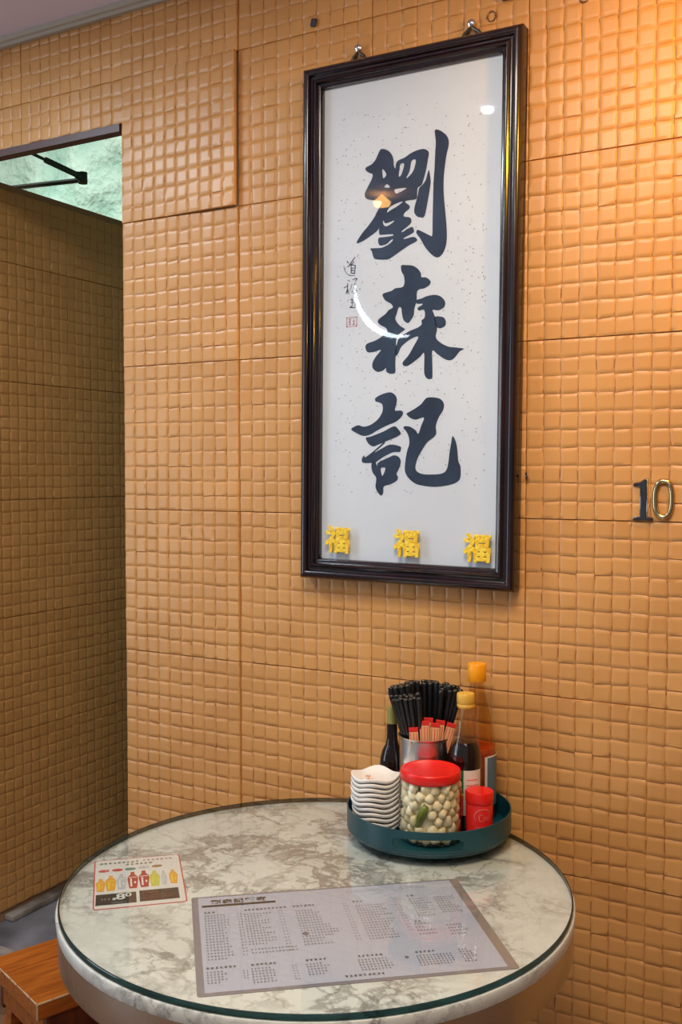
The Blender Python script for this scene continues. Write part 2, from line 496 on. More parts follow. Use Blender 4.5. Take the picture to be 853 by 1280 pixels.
# ------------------------------------------------------------------ framed calligraphy
INK = {"liu":[[[[-654,3365],[-596,3400],[-480,3358],[-393,3277],[-343,3156],[-336,3059],[-303,2978],[-282,3077],[-234,3128],[-106,3161],[34,3229],[173,3264],[298,3271],[382,3229],[413,3175],[393,3029],[359,2859],[314,2703],[266,2584],[188,2544],[176,2432],[157,2334],[-11,2329],[-82,2307],[13,2225],[8,2163],[-88,2098],[-104,2031],[21,1997],[61,1930],[23,1858],[-137,1756],[-123,1734],[66,1810],[117,1734],[90,1687],[-93,1614],[-73,1592],[111,1614],[187,1533],[28,1465],[-141,1380],[-340,1272],[-455,1231],[-688,1253],[-762,1298],[-802,1418],[-838,1479],[-749,1478],[-574,1474],[-415,1530],[-333,1603],[-379,1603],[-473,1535],[-604,1515],[-654,1559],[-655,1667],[-533,1675],[-345,1681],[-351,1712],[-548,1723],[-635,1737],[-645,1841],[-617,1894],[-694,1807],[-870,1709],[-1032,1635],[-1151,1626],[-1033,1791],[-901,1919],[-756,2084],[-670,2229],[-590,2373],[-819,2431],[-943,2480],[-973,2574],[-910,2695],[-823,2838],[-801,2933],[-883,2974],[-958,3036],[-943,3090],[-826,3134],[-739,3211]],[[-586,2999],[-539,2967],[-498,2885],[-546,2827],[-575,2857]],[[-190,3046],[-111,3043],[-137,2926],[-182,2825],[-224,2821],[-211,2936]],[[50,3076],[142,3076],[94,2895],[11,2800],[-59,2764],[10,2893]],[[-535,2647],[-478,2699],[-414,2627]],[[-298,2579],[-65,2575],[-113,2539],[-255,2493],[-298,2516]],[[-472,2149],[-424,2238],[-295,2292],[-130,2323],[-237,2250],[-380,2190]],[[-551,2002],[-498,1940],[-320,1972],[-354,1932],[-486,1880],[-556,1934]]],[[[423,2850],[459,2647],[452,2548],[421,2352],[382,2157],[356,2035],[316,1969],[190,1991],[119,2087],[131,2211],[185,2381],[216,2528],[266,2571],[348,2661],[388,2780]]],[[[534,3584],[624,3578],[734,3499],[816,3388],[826,3264],[785,3098],[756,2904],[732,2661],[736,2363],[774,2012],[805,1711],[809,1463],[765,1293],[685,1189],[603,1172],[505,1231],[365,1382],[251,1569],[171,1678],[193,1739],[305,1689],[445,1612],[506,1606],[510,1893],[514,2241],[520,2589],[538,2885],[548,3181],[558,3377]]]],"sen":[[[[-150,1083],[-51,1084],[91,1061],[204,993],[275,899],[290,822],[388,808],[480,730],[459,657],[349,603],[251,593],[196,539],[190,374],[144,225],[131,99],[76,14],[6,-46],[-89,24],[-125,167],[-140,258],[-198,269],[-239,149],[-267,48],[-179,-73],[-58,-162],[-149,-228],[-228,-314],[-247,-441],[-225,-519],[-250,-665],[-256,-853],[-260,-1002],[-355,-1019],[-451,-979],[-464,-901],[-530,-950],[-647,-972],[-751,-903],[-767,-798],[-695,-670],[-579,-541],[-725,-570],[-873,-571],[-928,-477],[-890,-400],[-698,-345],[-538,-263],[-437,-186],[-482,-106],[-585,-53],[-650,8],[-630,71],[-485,165],[-413,238],[-327,278],[-357,350],[-459,408],[-518,464],[-548,562],[-360,607],[-274,651],[-117,664],[-75,750],[-91,879],[-143,973]]],[[[189,387],[296,412],[407,447],[572,460],[710,412],[794,306],[768,208],[659,160],[535,174],[549,122],[587,32],[607,-57],[631,-210],[606,-349],[695,-454],[860,-543],[1024,-571],[1191,-604],[1106,-650],[999,-770],[905,-810],[782,-772],[643,-678],[537,-608],[541,-860],[544,-1113],[511,-1153],[428,-1137],[370,-1021],[366,-653],[282,-712],[143,-808],[2,-884],[-84,-862],[-90,-798],[28,-675],[139,-502],[235,-326],[81,-356],[-117,-486],[-201,-636],[-250,-673],[-265,-595],[-226,-442],[-176,-329],[22,-212],[219,-147],[302,-89],[301,-13],[362,34],[369,134],[340,192],[243,181],[214,233],[297,278],[319,309],[199,318]]],[[[578,32],[688,38],[776,7],[813,-70],[800,-144],[719,-185],[642,-173],[594,-107]]]],"ji":[[[[-692,-1492],[-551,-1420],[-364,-1384],[-255,-1442],[-213,-1540],[-237,-1664],[-251,-1747],[-128,-1749],[-75,-1792],[-111,-1874],[-233,-1969],[-419,-2036],[-637,-2132],[-795,-2215],[-954,-2242],[-1116,-2184],[-1239,-2103],[-1085,-2028],[-956,-2058],[-797,-2023],[-640,-1922],[-547,-1797],[-523,-1686],[-549,-1607],[-628,-1572],[-685,-1557]]],[[[-899,-2284],[-794,-2257],[-511,-2161],[-278,-2057],[-185,-2109],[-122,-2206],[-229,-2275],[-415,-2343],[-602,-2412],[-729,-2454],[-840,-2398]]],[[[-352,-2419],[-134,-2455],[-118,-2525],[-148,-2566],[-288,-2572],[-474,-2651],[-615,-2735],[-693,-2778],[-948,-2785],[-988,-2709],[-934,-2632],[-911,-2672],[-759,-2575],[-618,-2469],[-493,-2365],[-471,-2385],[-586,-2483],[-711,-2581],[-539,-2497]]],[[[5,-1807],[162,-1728],[312,-1635],[430,-1515],[609,-1514],[727,-1550],[796,-1646],[775,-1767],[688,-1901],[631,-2063],[642,-2199],[590,-2280],[472,-2361],[383,-2470],[265,-2662],[207,-2828],[229,-2938],[360,-2997],[570,-3003],[748,-2987],[850,-2932],[898,-2796],[924,-2579],[951,-2417],[978,-2269],[1016,-2296],[1055,-2377],[1086,-2525],[1110,-2741],[1155,-2848],[1158,-3036],[1101,-3132],[927,-3202],[633,-3242],[393,-3225],[211,-3186],[58,-3078],[-21,-2940],[-14,-2746],[20,-2553],[64,-2415],[54,-2276],[0,-2166],[-62,-2096],[-32,-2060],[75,-2070],[198,-2140],[259,-2209],[317,-2059],[375,-1896],[195,-1934],[73,-1891],[11,-1835]]],[[[-614,-2778],[-411,-2687],[-256,-2631],[-147,-2678],[-115,-2775],[-160,-2914],[-205,-2998],[-173,-3067],[-203,-3137],[-342,-3209],[-483,-3254],[-497,-3380],[-544,-3438],[-623,-3369],[-672,-3257],[-658,-3088],[-739,-2976],[-769,-2857],[-750,-2773],[-674,-2778],[-635,-2851]],[[-556,-2895],[-452,-2889],[-520,-3044]]]],"sig":[[[[-1190,1332],[-1232,1286],[-1310,1206]],2.2],[[[-1361,1273],[-1332,1239]],2.5],[[[-1346,1166],[-1203,1246]],2],[[[-1275,1203],[-1174,1175],[-1187,1021],[-1266,1034],[-1272,1190]],2.2],[[[-1259,1133],[-1188,1127]],1.6],[[[-1259,1083],[-1187,1077]],1.6],[[[-1440,1186],[-1425,1129],[-1381,1044],[-1315,992],[-1186,974]],1.3],[[[-1336,890],[-1293,878]],1.6],[[[-1231,898],[-1179,911]],1.6],[[[-1179,923],[-1129,910],[-1168,864]],2],[[[-1428,751],[-1345,785]],2],[[[-1346,825],[-1355,635]],2.2],[[[-1384,631],[-1349,729],[-1312,617]],1.8],[[[-1249,802],[-1295,678]],1.4],[[[-1178,821],[-1205,736],[-1140,675],[-1190,629],[-1211,609]],2],[[[-1258,653],[-1169,690]],1.4],[[[-1275,504],[-1217,487]],1.6],[[[-1246,527],[-1235,376],[-1292,349],[-1180,335],[-1164,421]],1.8],[[[-1267,439],[-1188,448]],1.5],[[[-1139,532],[-1110,511]],2.2]],"seal":[[-1372,154],[-1119,-43]],"paper":[[-1972,4846],[1747,4752],[1838,-4754],[-1889,-4818]]}
fr = thing('framed_calligraphy', 'tall dark rosewood frame with three large brush-written characters on cream paper', 'picture frame', (-.849, -.0105, 1.712), (0, .009, 0))
hw, hh, fy = .2325, .5175, 0.0
PROF = [(0, 0), (0, -.026), (.0015, -.031), (.005, -.0345), (.010, -.036), (.014, -.0345), (.0165, -.031), (.018, -.027), (.021, -.0265), (.0235, -.028), (.026, -.0315), (.0295, -.0325), (.0325, -.030), (.034, -.0255), (.038, -.0245), (.0405, -.022), (.0415, -.018), (.0415, -.004), (.0415, 0)]


def rail(nx, nz, name):
    """mitred moulding along one side; (nx,nz) the outward side"""
    bm = bmesh.new(); ends = []
    for s in (-1, 1):
        ring = []
        for d_, y in PROF:
            if nx: x = nx * (hw - d_); z = s * (hh - d_)
            else: z = nz * (hh - d_); x = s * (hw - d_)
            ring.append(bm.verts.new((x, y, z)))
        ends.append(ring)
    k = len(PROF)
    for a in range(k): bm.faces.new((ends[0][a], ends[0][(a + 1) % k], ends[1][(a + 1) % k], ends[1][a]))
    bm.faces.new(ends[0]); bm.faces.new(ends[1][::-1])
    o = from_bm(name, bm, M['frame'], fr, smooth=True)
    try: o.data.set_sharp_from_angle(angle=R(50))
    except Exception: pass


for nx, nz in ((-1, 0), (1, 0), (0, 1), (0, -1)): rail(nx, nz, 'frame_rail')
paper = boxo('paper', -.192, .192, -.012, -.008, -.478, .478, M['paper'], fr)
glass_o = boxo('glass_pane', -.1915, .1915, -.0205, -.0185, -.4775, .4775, M['pane'], fr)
bk = boxo('backing_board', -.2, .2, -.006, -.001, -.49, .49, M['grout'], fr)
RX = Matrix.Rotation(R(90), 4, 'X')
for key, nm in (('liu', 'top'), ('sen', 'middle'), ('ji', 'bottom')):
    items = []
    for comp in INK[key]:
        items.append((curve_mesh('c', [[(a * 1e-4, c * 1e-4) for a, c in lp] for lp in comp]), Matrix.Translation((0, -.0124, 0)) @ RX))
    o = join_me('brush_character', items, M['ink'], fr); o['label'] = nm + ' black brush-written character'
bm = bmesh.new()
for pts, w in INK['sig']:
    w *= .0009
    for (a, c), (e_, f) in zip(pts, pts[1:]):
        p0 = Vector((a, c)) * 1e-4; p1 = Vector((e_, f)) * 1e-4
        if (p1 - p0).length < 1e-5: continue
        t = (p1 - p0).normalized(); nn = Vector((-t.y, t.x)) * w * .55; t = t * w * .35
        q = [p0 - t + nn, p0 - t - nn, p1 + t * .6 - nn * .7, p1 + t * .6 + nn * .7]
        bm.faces.new([bm.verts.new((v.x, -.0125, v.y)) for v in q])
o = from_bm('signature', bm, M['ink'], fr); o['label'] = 'small brush signature column left of the middle character'
(sx0, sz1), (sx1, sz0) = [(a * 1e-4, c * 1e-4) for a, c in INK['seal']]
bm = bmesh.new()
w_ = (sx1 - sx0)
for (u0, v0, u1, v1) in ((0, 0, 1, .1), (0, .9, 1, 1), (0, 0, .1, 1), (.9, 0, 1, 1), (.2, .2, .45, .3), (.2, .45, .45, .55), (.28, .2, .36, .8), (.2, .7, .45, .8), (.55, .2, .8, .3), (.55, .5, .8, .6), (.65, .2, .73, .8)):
    x0_, x1_ = sx0 + u0 * w_, sx0 + u1 * w_; z0_, z1_ = sz0 + v0 * (sz1 - sz0), sz0 + v1 * (sz1 - sz0)
    bm.faces.new([bm.verts.new(c_) for c_ in ((x0_, -.0125, z0_), (x1_, -.0125, z0_), (x1_, -.0125, z1_), (x0_, -.0125, z1_))])
o = from_bm('seal_stamp', bm, M['seal'], fr); o['label'] = 'faded pink seal stamp under the signature'
bm = bmesh.new(); g = random.Random(5)
for _ in range(1300):
    x = g.uniform(-.165, .165); z = g.uniform(-.34, .42); r_ = g.choice([.0005, .0006, .0008, .0012])
    if abs(x) > .10 or g.random() < .75:
        bm.faces.new([bm.verts.new((x + r_ * math.cos(a), -.01215, z + r_ * 1.1 * math.sin(a))) for a in (.3, 1.5, 2.8, 4.2, 5.4)])
o = from_bm('paper_flecks', bm, M['fleck'], fr); o['kind'] = 'stuff'; o['label'] = 'tiny dark flecks sprinkled over the paper'
for x, z, w_ in ((-.118, .548, .022), (.123, .5475, .026)):
    bm = bmesh.new()
    for t in (-1, 1):
        tube(bm, [(x, -.004, z - .006), (x + t * w_ * .55, -.004, z - .016), (x + t * w_, -.004, z - .033)], .0030, 6)
        tube(bm, [(x + t * .004, -.004, z - .014), (x + t * w_ * .6, -.004, z - .024), (x + t * w_ * .3, -.004, z - .033)], .0024, 6)
    box(bm, x - w_, x + w_, -.006, -.002, z - .038, z - .030)
    hp = from_bm('hanger_plate', bm, M['antique'], fr); hp['label'] = 'dark openwork hanging plate on the frame top'
    latheo('screw', [(0, .004), (.004, .0035), (.0075, .001), (.008, -.001), (0, -.001)], M['chrome'], hp, n=16, loc=(x, -.008, z), rot=(R(90), 0, 0))

for (x, z, ro, w) in ((-1.0000, 1.2735, 4, 'leftmost'), (-.8445, 1.2716, 2, 'middle'), (-.6965, 1.2680, 3, 'rightmost')):
    me = text_mesh('福', .056, extrude=.0016, offset=.0011, bevel=.0009)
    o = link('fortune_ornament', me, M['gold'], None, loc=(x, -.0335, z), rot=(R(90), R(ro - 2), 0))
    me.materials.clear(); me.materials.append(M['gold'])
    tag(o, w + ' of the three yellow glitter fortune characters stuck along the picture glass bottom', 'ornament', 'yellow fortune characters on the picture')

# bits on the wall around the frame
o = boxo('wall_plug', -.006, .006, -.006, .0, -.008, .008, M['plug'], bev=.002, loc=(-1.0691, -.0085, 2.336)); o.rotation_euler = (0, R(12), 0)
tag(o, 'small dark screw plug in the tiles up left of the frame', 'wall plug')
o = boxo('wall_bracket', -.022, .022, -.010, .0, -.006, .012, M['plug'], bev=.003, loc=(-.640, -.0085, 2.294))
tag(o, 'dark bracket stub on the wall above the frame corner, cut by the photo edge', 'bracket')
for x, z, nm in ((-.6835, 2.266, 'above the frame between its right hanger and corner'), (-.5088, 2.262, 'at the top edge of the wall right of the frame')):
    bm = bmesh.new(); g = random.Random(int(abs(x) * 1e4))
    for k in range(9):
        a = k * .7; tube(bm, [(.008 * math.cos(a), -.0005, .009 * math.sin(a)), (.009 * math.cos(a + .5), -.0014, .010 * math.sin(a + .5)), (.007 * math.cos(a + .8), -.0005, .008 * math.sin(a + .8))], g.uniform(.0008, .0018), 5)
    o = from_bm('glue_mark', bm, M['rust'], loc=(x, -.0088, z)); tag(o, 'brown ring of old glue ' + nm, 'mark')
o = from_bm('wall_nail', tube(bmesh.new(), [(0, 0, 0), (.004, -.012, 0), (.004, -.012, .006)], .0025, 8), M['plug'], loc=(-.6100, -.009, 1.4088))
tag(o, 'small dark nail beside the right rail of the picture frame', 'nail')

# numerals
NUM = curve_mesh('one', [[(-.0185, .0265), (-.0165, .0285), (-.008, .030), (-.001, .036), (.0035, .0365), (.0035, -.029), (.011, -.030), (.0115, -.0355), (-.0185, -.0355), (-.018, -.030), (-.008, -.029), (-.008, .0225), (-.013, .0235), (-.0185, .0235)]], extrude=.003, smooth=False)
bm = bmesh.new(); bm.from_mesh(NUM); bmesh.ops.remove_doubles(bm, verts=bm.verts, dist=1e-5)
ed = [e_ for e_ in bm.edges if len(e_.link_faces) == 2 and e_.calc_face_angle(0) > 1 and all(v.co.z > 0 for v in e_.verts)]
bmesh.ops.bevel(bm, geom=ed, offset=.0022, segments=3, affect='EDGES')
o = from_bm('numeral', bm, M['darkmetal'], loc=(-.3910, -.0115, 1.3675), rot=(R(90), 0, 0)); o.scale = (1.15, 1.03, 1)
tag(o, 'dark chrome numeral 1 fixed to the tiled wall', 'number')
bm = bmesh.new(); n = 40; prof_ = [(-.0050, 0), (-.0042, .003), (-.0017, .0056), (.0017, .0056), (.0042, .003), (.0050, 0)]
rings = []
for k in range(n):
    a = 2 * math.pi * k / n
    ca, sa = math.cos(a), math.sin(a)
    p_ = Vector((.0145 * math.copysign(abs(ca) ** .85, ca), .0315 * math.copysign(abs(sa) ** .8, sa), 0)); nn = Vector((ca * .0315, sa * .0128, 0)).normalized()
    rings.append([bm.verts.new(p_ + nn * q + Vector((0, 0, h))) for q, h in prof_])
for k in range(n):
    for q in range(5): bm.faces.new((rings[k][q], rings[k][q + 1], rings[(k + 1) % n][q + 1], rings[(k + 1) % n][q]))
    bm.faces.new((rings[k][5], rings[k][0], rings[(k + 1) % n][0], rings[(k + 1) % n][5]))
o = from_bm('numeral', bm, M['brass'], loc=(-.3600, -.0105, 1.3690), rot=(R(90), 0, 0), smooth=True)
tag(o, 'brass-edged numeral 0 fixed to the tiled wall', 'number')

# ------------------------------------------------------------------ table
ZT = .7615
TC = (-.8066, -.4454); TR = .4058
tb = thing('round_table', 'round marble-top cafe table with a steel rim standing against the tiled wall', 'table', (TC[0], TC[1], 0))
top = ZT - .0085
latheo('marble_top', [(0, top - .03), (TR - .004, top - .03), (TR - .001, top - .018), (TR + .0005, top - .003), (TR - .001, top), (0, top)], M['marble'], tb, n=128)
latheo('steel_rim', [(TR - .012, top - .019), (TR - .001, top - .0185), (TR - .002, top - .022), (TR - .003, top - .066), (TR - .006, top - .070), (TR - .012, top - .070), (TR - .012, top - .019)], M['steel'], tb, n=128)
gl = latheo('glass_top', [(0, top + .0016), (TR - .0045, top + .0016), (TR - .0045, ZT), (0, ZT)], M['tableglass'], tb, n=128)
gl['label'] = 'clear glass disc covering the marble'
er = latheo('glass_edge', [(TR - .0044, top + .0005), (TR - .0036, top + .0012), (TR - .0034, ZT - .001), (TR - .0042, ZT + .0001), (TR - .0058, ZT + .0003), (TR - .0058, top + .0005), (TR - .0044, top + .0005)], M['edgeglass'], gl, n=128)
er['label'] = 'dark green polished glass edge'
latheo('pedestal', [(0, .02), (.035, .02), (.035, top - .035), (.12, top - .032), (0, top - .031)], M['steel'], tb, n=32)
latheo('foot_plate', [(0, 0), (.22, 0), (.22, .012), (.04, .03), (0, .03)], M['darkmetal'], tb, n=48)

# printed drinks card under the glass
def sheet_quads(lst, z):
    bm = bmesh.new()
    for u0, v0, u1, v1 in lst:
        bm.faces.new([bm.verts.new((a * .001, -c * .001, z)) for a, c in ((u0, v1), (u1, v1), (u1, v0), (u0, v0))])
    return bm


def rounded(w, h, r, z, dz, x0=0, y0=0):
    pts = []
    for cx, cy, a0 in ((w - r, -r, 0), (r, -r, 90), (r, -(h - r), 180), (w - r, -(h - r), 270)):
        for k in range(5): a = R(a0 + k * 22.5); pts.append((x0 + cx + r * math.cos(a), y0 + cy + r * math.sin(a)))
    bm = bmesh.new()
    lo = [bm.verts.new((x, y, z)) for x, y in pts]; hi = [bm.verts.new((x, y, z + dz)) for x, y in pts]
    bm.faces.new(lo[::-1]); bm.faces.new(hi); n_ = len(pts)
    for k in range(n_): bm.faces.new((lo[k], lo[(k + 1) % n_], hi[(k + 1) % n_], hi[k]))
    return bm


def glyphs(rows, g, mm=1.0):
    """illegible small print: little clumps of strokes; rows = (u, v, char height, count, gap)"""
    out = []
    for u, v, h, n_, gap in rows:
        for k in range(n_):
            x = u + k * gap
            for q in range(3):
                y = v + (q - 1) * h * .36; a = g.uniform(0, .25) * h; out.append((x + a, y - h * .07, x + h * g.uniform(.6, .95), y + h * .07))
            xx = x + h * g.uniform(.25, .6); out.append((xx - h * .07, v - h * .45, xx + h * .07, v + h * .45))
    return out


PZ = top + .0002
cd = thing('drinks_card', 'red-bordered card picturing iced drinks, lying on the left of the glass table top', 'card', (-1.1862, -.5491, PZ), (0, 0, R(42.14)))
W_, H_ = .1431, .1955
from_bm('card_base', rounded(W_, H_, .006, 0, .0004), M['cardred'], cd)
from_bm('card_face', rounded(W_ - .004, H_ - .004, .005, .0004, .0002, .002, -.002), M['card'], cd)
g = random.Random(9)
items = []
def tx(s, size, u, v, ext=0, off=0): return (text_mesh(s, size, offset=off), Matrix.Translation((u * .001, -v * .001, .0009)))
bm_ = sheet_quads(glyphs([(9, 17, 6.4, 9, 7.4), (52, 28, 6.4, 6, 7.6)], g), .0009); me = bpy.data.meshes.new('p'); bm_.to_mesh(me); bm_.free()
link('printed_text', me, M['printblack'], cd)
bm_ = sheet_quads(glyphs([(80, 15, 6.2, 7, 7.4)], g), .0009); me = bpy.data.meshes.new('p'); bm_.to_mesh(me); bm_.free()
link('printed_text', me, M['cardred'], cd)
def oval(bm, u, v, a, c_, z=.0009):
    bm.faces.new([bm.verts.new(((u + a * math.cos(t * .3926)) * .001, -(v + c_ * math.sin(t * .3926)) * .001, z)) for t in range(16)])
for u, v, k in ((16, 48, 'cardred'), (38, 48, 'lblred'), (59, 48, 'tealpic'), (81, 46, 'greypic'), (103, 45, 'brownpic')):
    bm = bmesh.new(); oval(bm, u, v, 9, 5.5); from_bm('printed_badge', bm, M[k], cd)
    from_bm('badge_text', sheet_quads(glyphs([(u - 6, v, 3, 4, 3.2)], g), .0011), M['card'], cd)
def cup(u, v0, v1, w, k):
    bm = bmesh.new()
    pts = [(u - w * .35, v1), (u + w * .35, v1), (u + w * .5, v0 + (v1 - v0) * .45), (u + w * .46, v0 + (v1 - v0) * .3), (u + w * .2, v0 + (v1 - v0) * .16), (u + w * .17, v0), (u - w * .17, v0), (u - w * .2, v0 + (v1 - v0) * .16), (u - w * .46, v0 + (v1 - v0) * .3), (u - w * .5, v0 + (v1 - v0) * .45)]
    bm.faces.new([bm.verts.new((a * .001, -c_ * .001, .0009)) for a, c_ in pts])
    from_bm('printed_drink', bm, M[k], cd)
    from_bm('drink_highlight', sheet_quads([(u - w * .25, v0 + (v1 - v0) * .42, u - w * .08, v1 - 7), (u - w * .38, v0 + (v1 - v0) * .32, u + w * .38, v0 + (v1 - v0) * .36), (u + w * .12, v0 + (v1 - v0) * .6, u + w * .28, v0 + (v1 - v0) * .72)], .0011), M['lblyellow' if k in ('teapic', 'greenpic') else 'card'], cd)
for a in ((11, 80, 130, 15, 'teapic'), (27, 70, 130, 17, 'teapic'), (44, 66, 128, 16, 'greypic'), (62, 62, 128, 17, 'redpic'), (80, 60, 127, 17, 'redpic'), (97, 64, 127, 17, 'greenpic'), (112, 68, 124, 9, 'greypic'), (127, 66, 123, 14, 'teapic')): cup(*a)
from_bm('price_panel', sheet_quads([(4, 142, 66, 182)], .0009), M['printblack'], cd)
from_bm('price_panel', sheet_quads([(71, 140, 132, 181)], .0009), M['printblack'], cd)
items = [tx('8', .030, 42, 157, off=.0006), tx('0', .020, 54, 152, off=.0004), tx('$', .012, 32, 163, off=.0002)]
for k in range(len(items)): items[k][1][2][3] = .0012
join_me('price_text', items, M['card'], cd)
from_bm('price_text', sheet_quads(glyphs([(12, 162, 4.5, 3, 5), (28, 177, 3, 6, 4)], g), .0012), M['card'], cd)
from_bm('price_text', sheet_quads(glyphs([(76, 150, 4, 5, 5), (76, 160, 2.6, 14, 3.4), (76, 168, 2.6, 14, 3.4), (76, 175, 2.6, 10, 3.4)], g), .0012), M['cardred'], cd)
# menu
mn = thing('laminated_menu', 'wide pale laminated menu sheet full of small print at the front of the table', 'menu', (-.9517, -.5858, PZ), (0, 0, R(39.046)))
from_bm('laminate', rounded(.4288, .2992, .005, 0, .0005), M['menuedge'], mn)
from_bm('laminate_fold', sheet_quads([(414, 2, 427, 297)], .0007), M['menuedge2'], mn)
from_bm('sheet', sheet_quads([(10, 5, 414, 292)], .0008), M['menu'], mn)
from_bm('title_bar', sheet_quads([(15, 33, 128, 40)], .0011), M['printblack'], mn)
t = text_mesh('劉森記麵家', .0165, offset=.0004, space=1.12)
join_me('title_text', [(t, Matrix.Translation((.072, -.0245, .0012)))], M['printblack'], mn)
g = random.Random(12)
def rows(u0, v0, v1, n, cnt, h=3.6, gap=4.7, jit=3):
    return [(u0, v0 + (v1 - v0) * k / max(1, n - 1), h, max(2, cnt + g.randint(-jit, jit)), gap) for k in range(n)]
small = (rows(17, 70, 205, 17, 7, jit=1) + rows(66, 70, 198, 15, 2, 3, 4.5, 0) + rows(76, 74, 170, 13, 7, jit=2) + rows(128, 70, 196, 14, 2, 3, 4.5, 0) + rows(78, 186, 196, 2, 14, jit=0)
         + rows(153, 76, 184, 14, 9, jit=3) + rows(228, 62, 180, 14, 2, 3, 4.5, 0) + rows(246, 74, 182, 14, 9, jit=2) + rows(308, 60, 165, 12, 2, 3, 4.5, 0)
         + rows(333, 64, 122, 8, 6, jit=1) + rows(372, 64, 116, 8, 6, jit=1) + rows(320, 148, 180, 4, 5, jit=1) + rows(366, 159, 187, 4, 5, jit=1)
         + rows(14, 240, 268, 5, 5, jit=1) + rows(62, 243, 262, 4, 2, 3, 4.5, 0) + rows(73, 240, 276, 6, 6, jit=1) + rows(128, 240, 276, 6, 2, 3, 4.5, 0) + rows(147, 240, 268, 5, 6, jit=1)
         + rows(218, 241, 268, 5, 10, jit=1) + rows(299, 243, 268, 5, 10, jit=1) + rows(361, 235, 268, 6, 4, jit=1) + rows(241, 19, 24, 2, 14, 2.6, 4.4, 0) + rows(326, 19, 24, 2, 10, 2.6, 4.4, 0))
from_bm('menu_print', sheet_quads(glyphs(small, g), .0011), M['printgrey'], mn)['kind'] = 'stuff'
heads = [(17, 59, 5.5, 3, 6), (77, 59, 5.5, 11, 6), (151, 59, 5.5, 6, 6), (244, 58, 5.5, 3, 6), (331, 52, 6, 2, 7), (14, 229, 5.5, 7, 6), (74, 229, 5.5, 6, 6), (148, 229, 5.5, 5, 6), (220, 230, 5.5, 6, 6), (300, 232, 5, 5, 6), (322, 140, 5, 2, 6), (193, 281, 5.5, 9, 6.2)]
from_bm('menu_headings', sheet_quads(glyphs(heads, g), .0011), M['printblack'], mn)['kind'] = 'stuff'
for a_ in ((286, 244, 3, 3.4), (159, 151, 4.5, 5)):
    bm = bmesh.new(); oval(bm, *a_, .0013); from_bm('printed_stamp', bm, M['stain'], mn)
# ------------------------------------------------------------------ serving tray and what stands in it
TX, TY = -.7363, -.1655
ZF = ZT + .0115
tr = thing('serving_tray', 'round dark teal tray with slotted hand grips near the wall', 'tray', (TX, TY, ZT))
RO = .1484; RI = .1462
bm = bmesh.new(); n = 144
def ringv(r, z, k): a = 2 * math.pi * k / n; return Vector((r * math.cos(a), r * math.sin(a), z))
zs = [.012, .0155, .020, .024, .036, .0395, .046, .0525]
AF = math.atan2(-.913, .408)         # direction of the front grip
def in_slot(k, q):
    a = (2 * math.pi * (k + .5) / n - AF + math.pi) % (2 * math.pi) - math.pi
    lim = {2: .36, 3: .40, 4: .36}.get(q, 0)
    back = (2 * math.pi * (k + .5) / n - AF + 2 * math.pi) % (2 * math.pi) - math.pi
    return abs(a) < lim or abs(back) < lim
VO = [[bm.verts.new(ringv(RO - (.003 if q == 0 else 0), z, k)) for k in range(n)] for q, z in enumerate(zs)]
VI = [[bm.verts.new(ringv(RI - (.003 if q == 0 else 0), z, k)) for k in range(n)] for q, z in enumerate(zs)]
for k in range(n):
    j = (k + 1) % n
    for q in range(len(zs) - 1):
        s_ = in_slot(k, q)
        if not s_:
            bm.faces.new((VO[q][k], VO[q][j], VO[q + 1][j], VO[q + 1][k])); bm.faces.new((VI[q][j], VI[q][k], VI[q + 1][k], VI[q + 1][j]))
            if in_slot(j, q): bm.faces.new((VO[q][j], VI[q][j], VI[q + 1][j], VO[q + 1][j]))
            if in_slot(k - 1, q): bm.faces.new((VO[q][k], VI[q][k], VI[q + 1][k], VO[q + 1][k]))
        for a, c_ in ((q, q - 1), (q + 1, q + 1)):
            if 0 <= c_ < len(zs) - 1 and s_ and not in_slot(k, c_): bm.faces.new((VO[a][k], VO[a][j], VI[a][j], VI[a][k]))
    bm.faces.new((VO[-1][k], VO[-1][j], VI[-1][j], VI[-1][k]))
from_bm('tray_wall', bm, M['teal'], tr, smooth=False)
bm = lathe([(0, .003), (.132, .003), (.139, .005), (.1445, .0095), (RO - .003, .0121), (RI - .003, .0121), (.140, .0112), (0, .0112)], 96)
from_bm('tray_base', bm, M['teal'], tr, smooth=True)
for a in range(4):
    latheo('foot', [(0, 0), (.006, 0), (.006, .0031), (0, .0031)], M['black'], tr, n=12, loc=(.10 * math.cos(a * 1.571 + .3), .10 * math.sin(a * 1.571 + .3), 0))


def wallp(x, y, nm, label, cat, group=None, rz=0): return thing(nm, label, cat, (x, y, ZF), (0, 0, rz), group)


def arc_label(name, parent, r, z0, z1, a0, a1, m, n=14, lift=.0004):
    """curved paper label on a round bottle; angles in degrees about the camera direction"""
    bm = bmesh.new(); A = R(-66) 
    v = []
    for k in range(n + 1):
        a = A + R(a0 + (a1 - a0) * k / n)
        v.append([bm.verts.new(((r + l) * math.cos(a), (r + l) * math.sin(a), z)) for z, l in ((z0, lift), (z1, lift), (z1, 0.0001), (z0, 0.0001))])
    for a, c_ in zip(v, v[1:]):
        for q in range(4): bm.faces.new((a[q], c_[q], c_[(q + 1) % 4], a[(q + 1) % 4]))
    bm.faces.new(v[0]); bm.faces.new(v[-1][::-1])
    return from_bm(name, bm, m, parent, smooth=False)


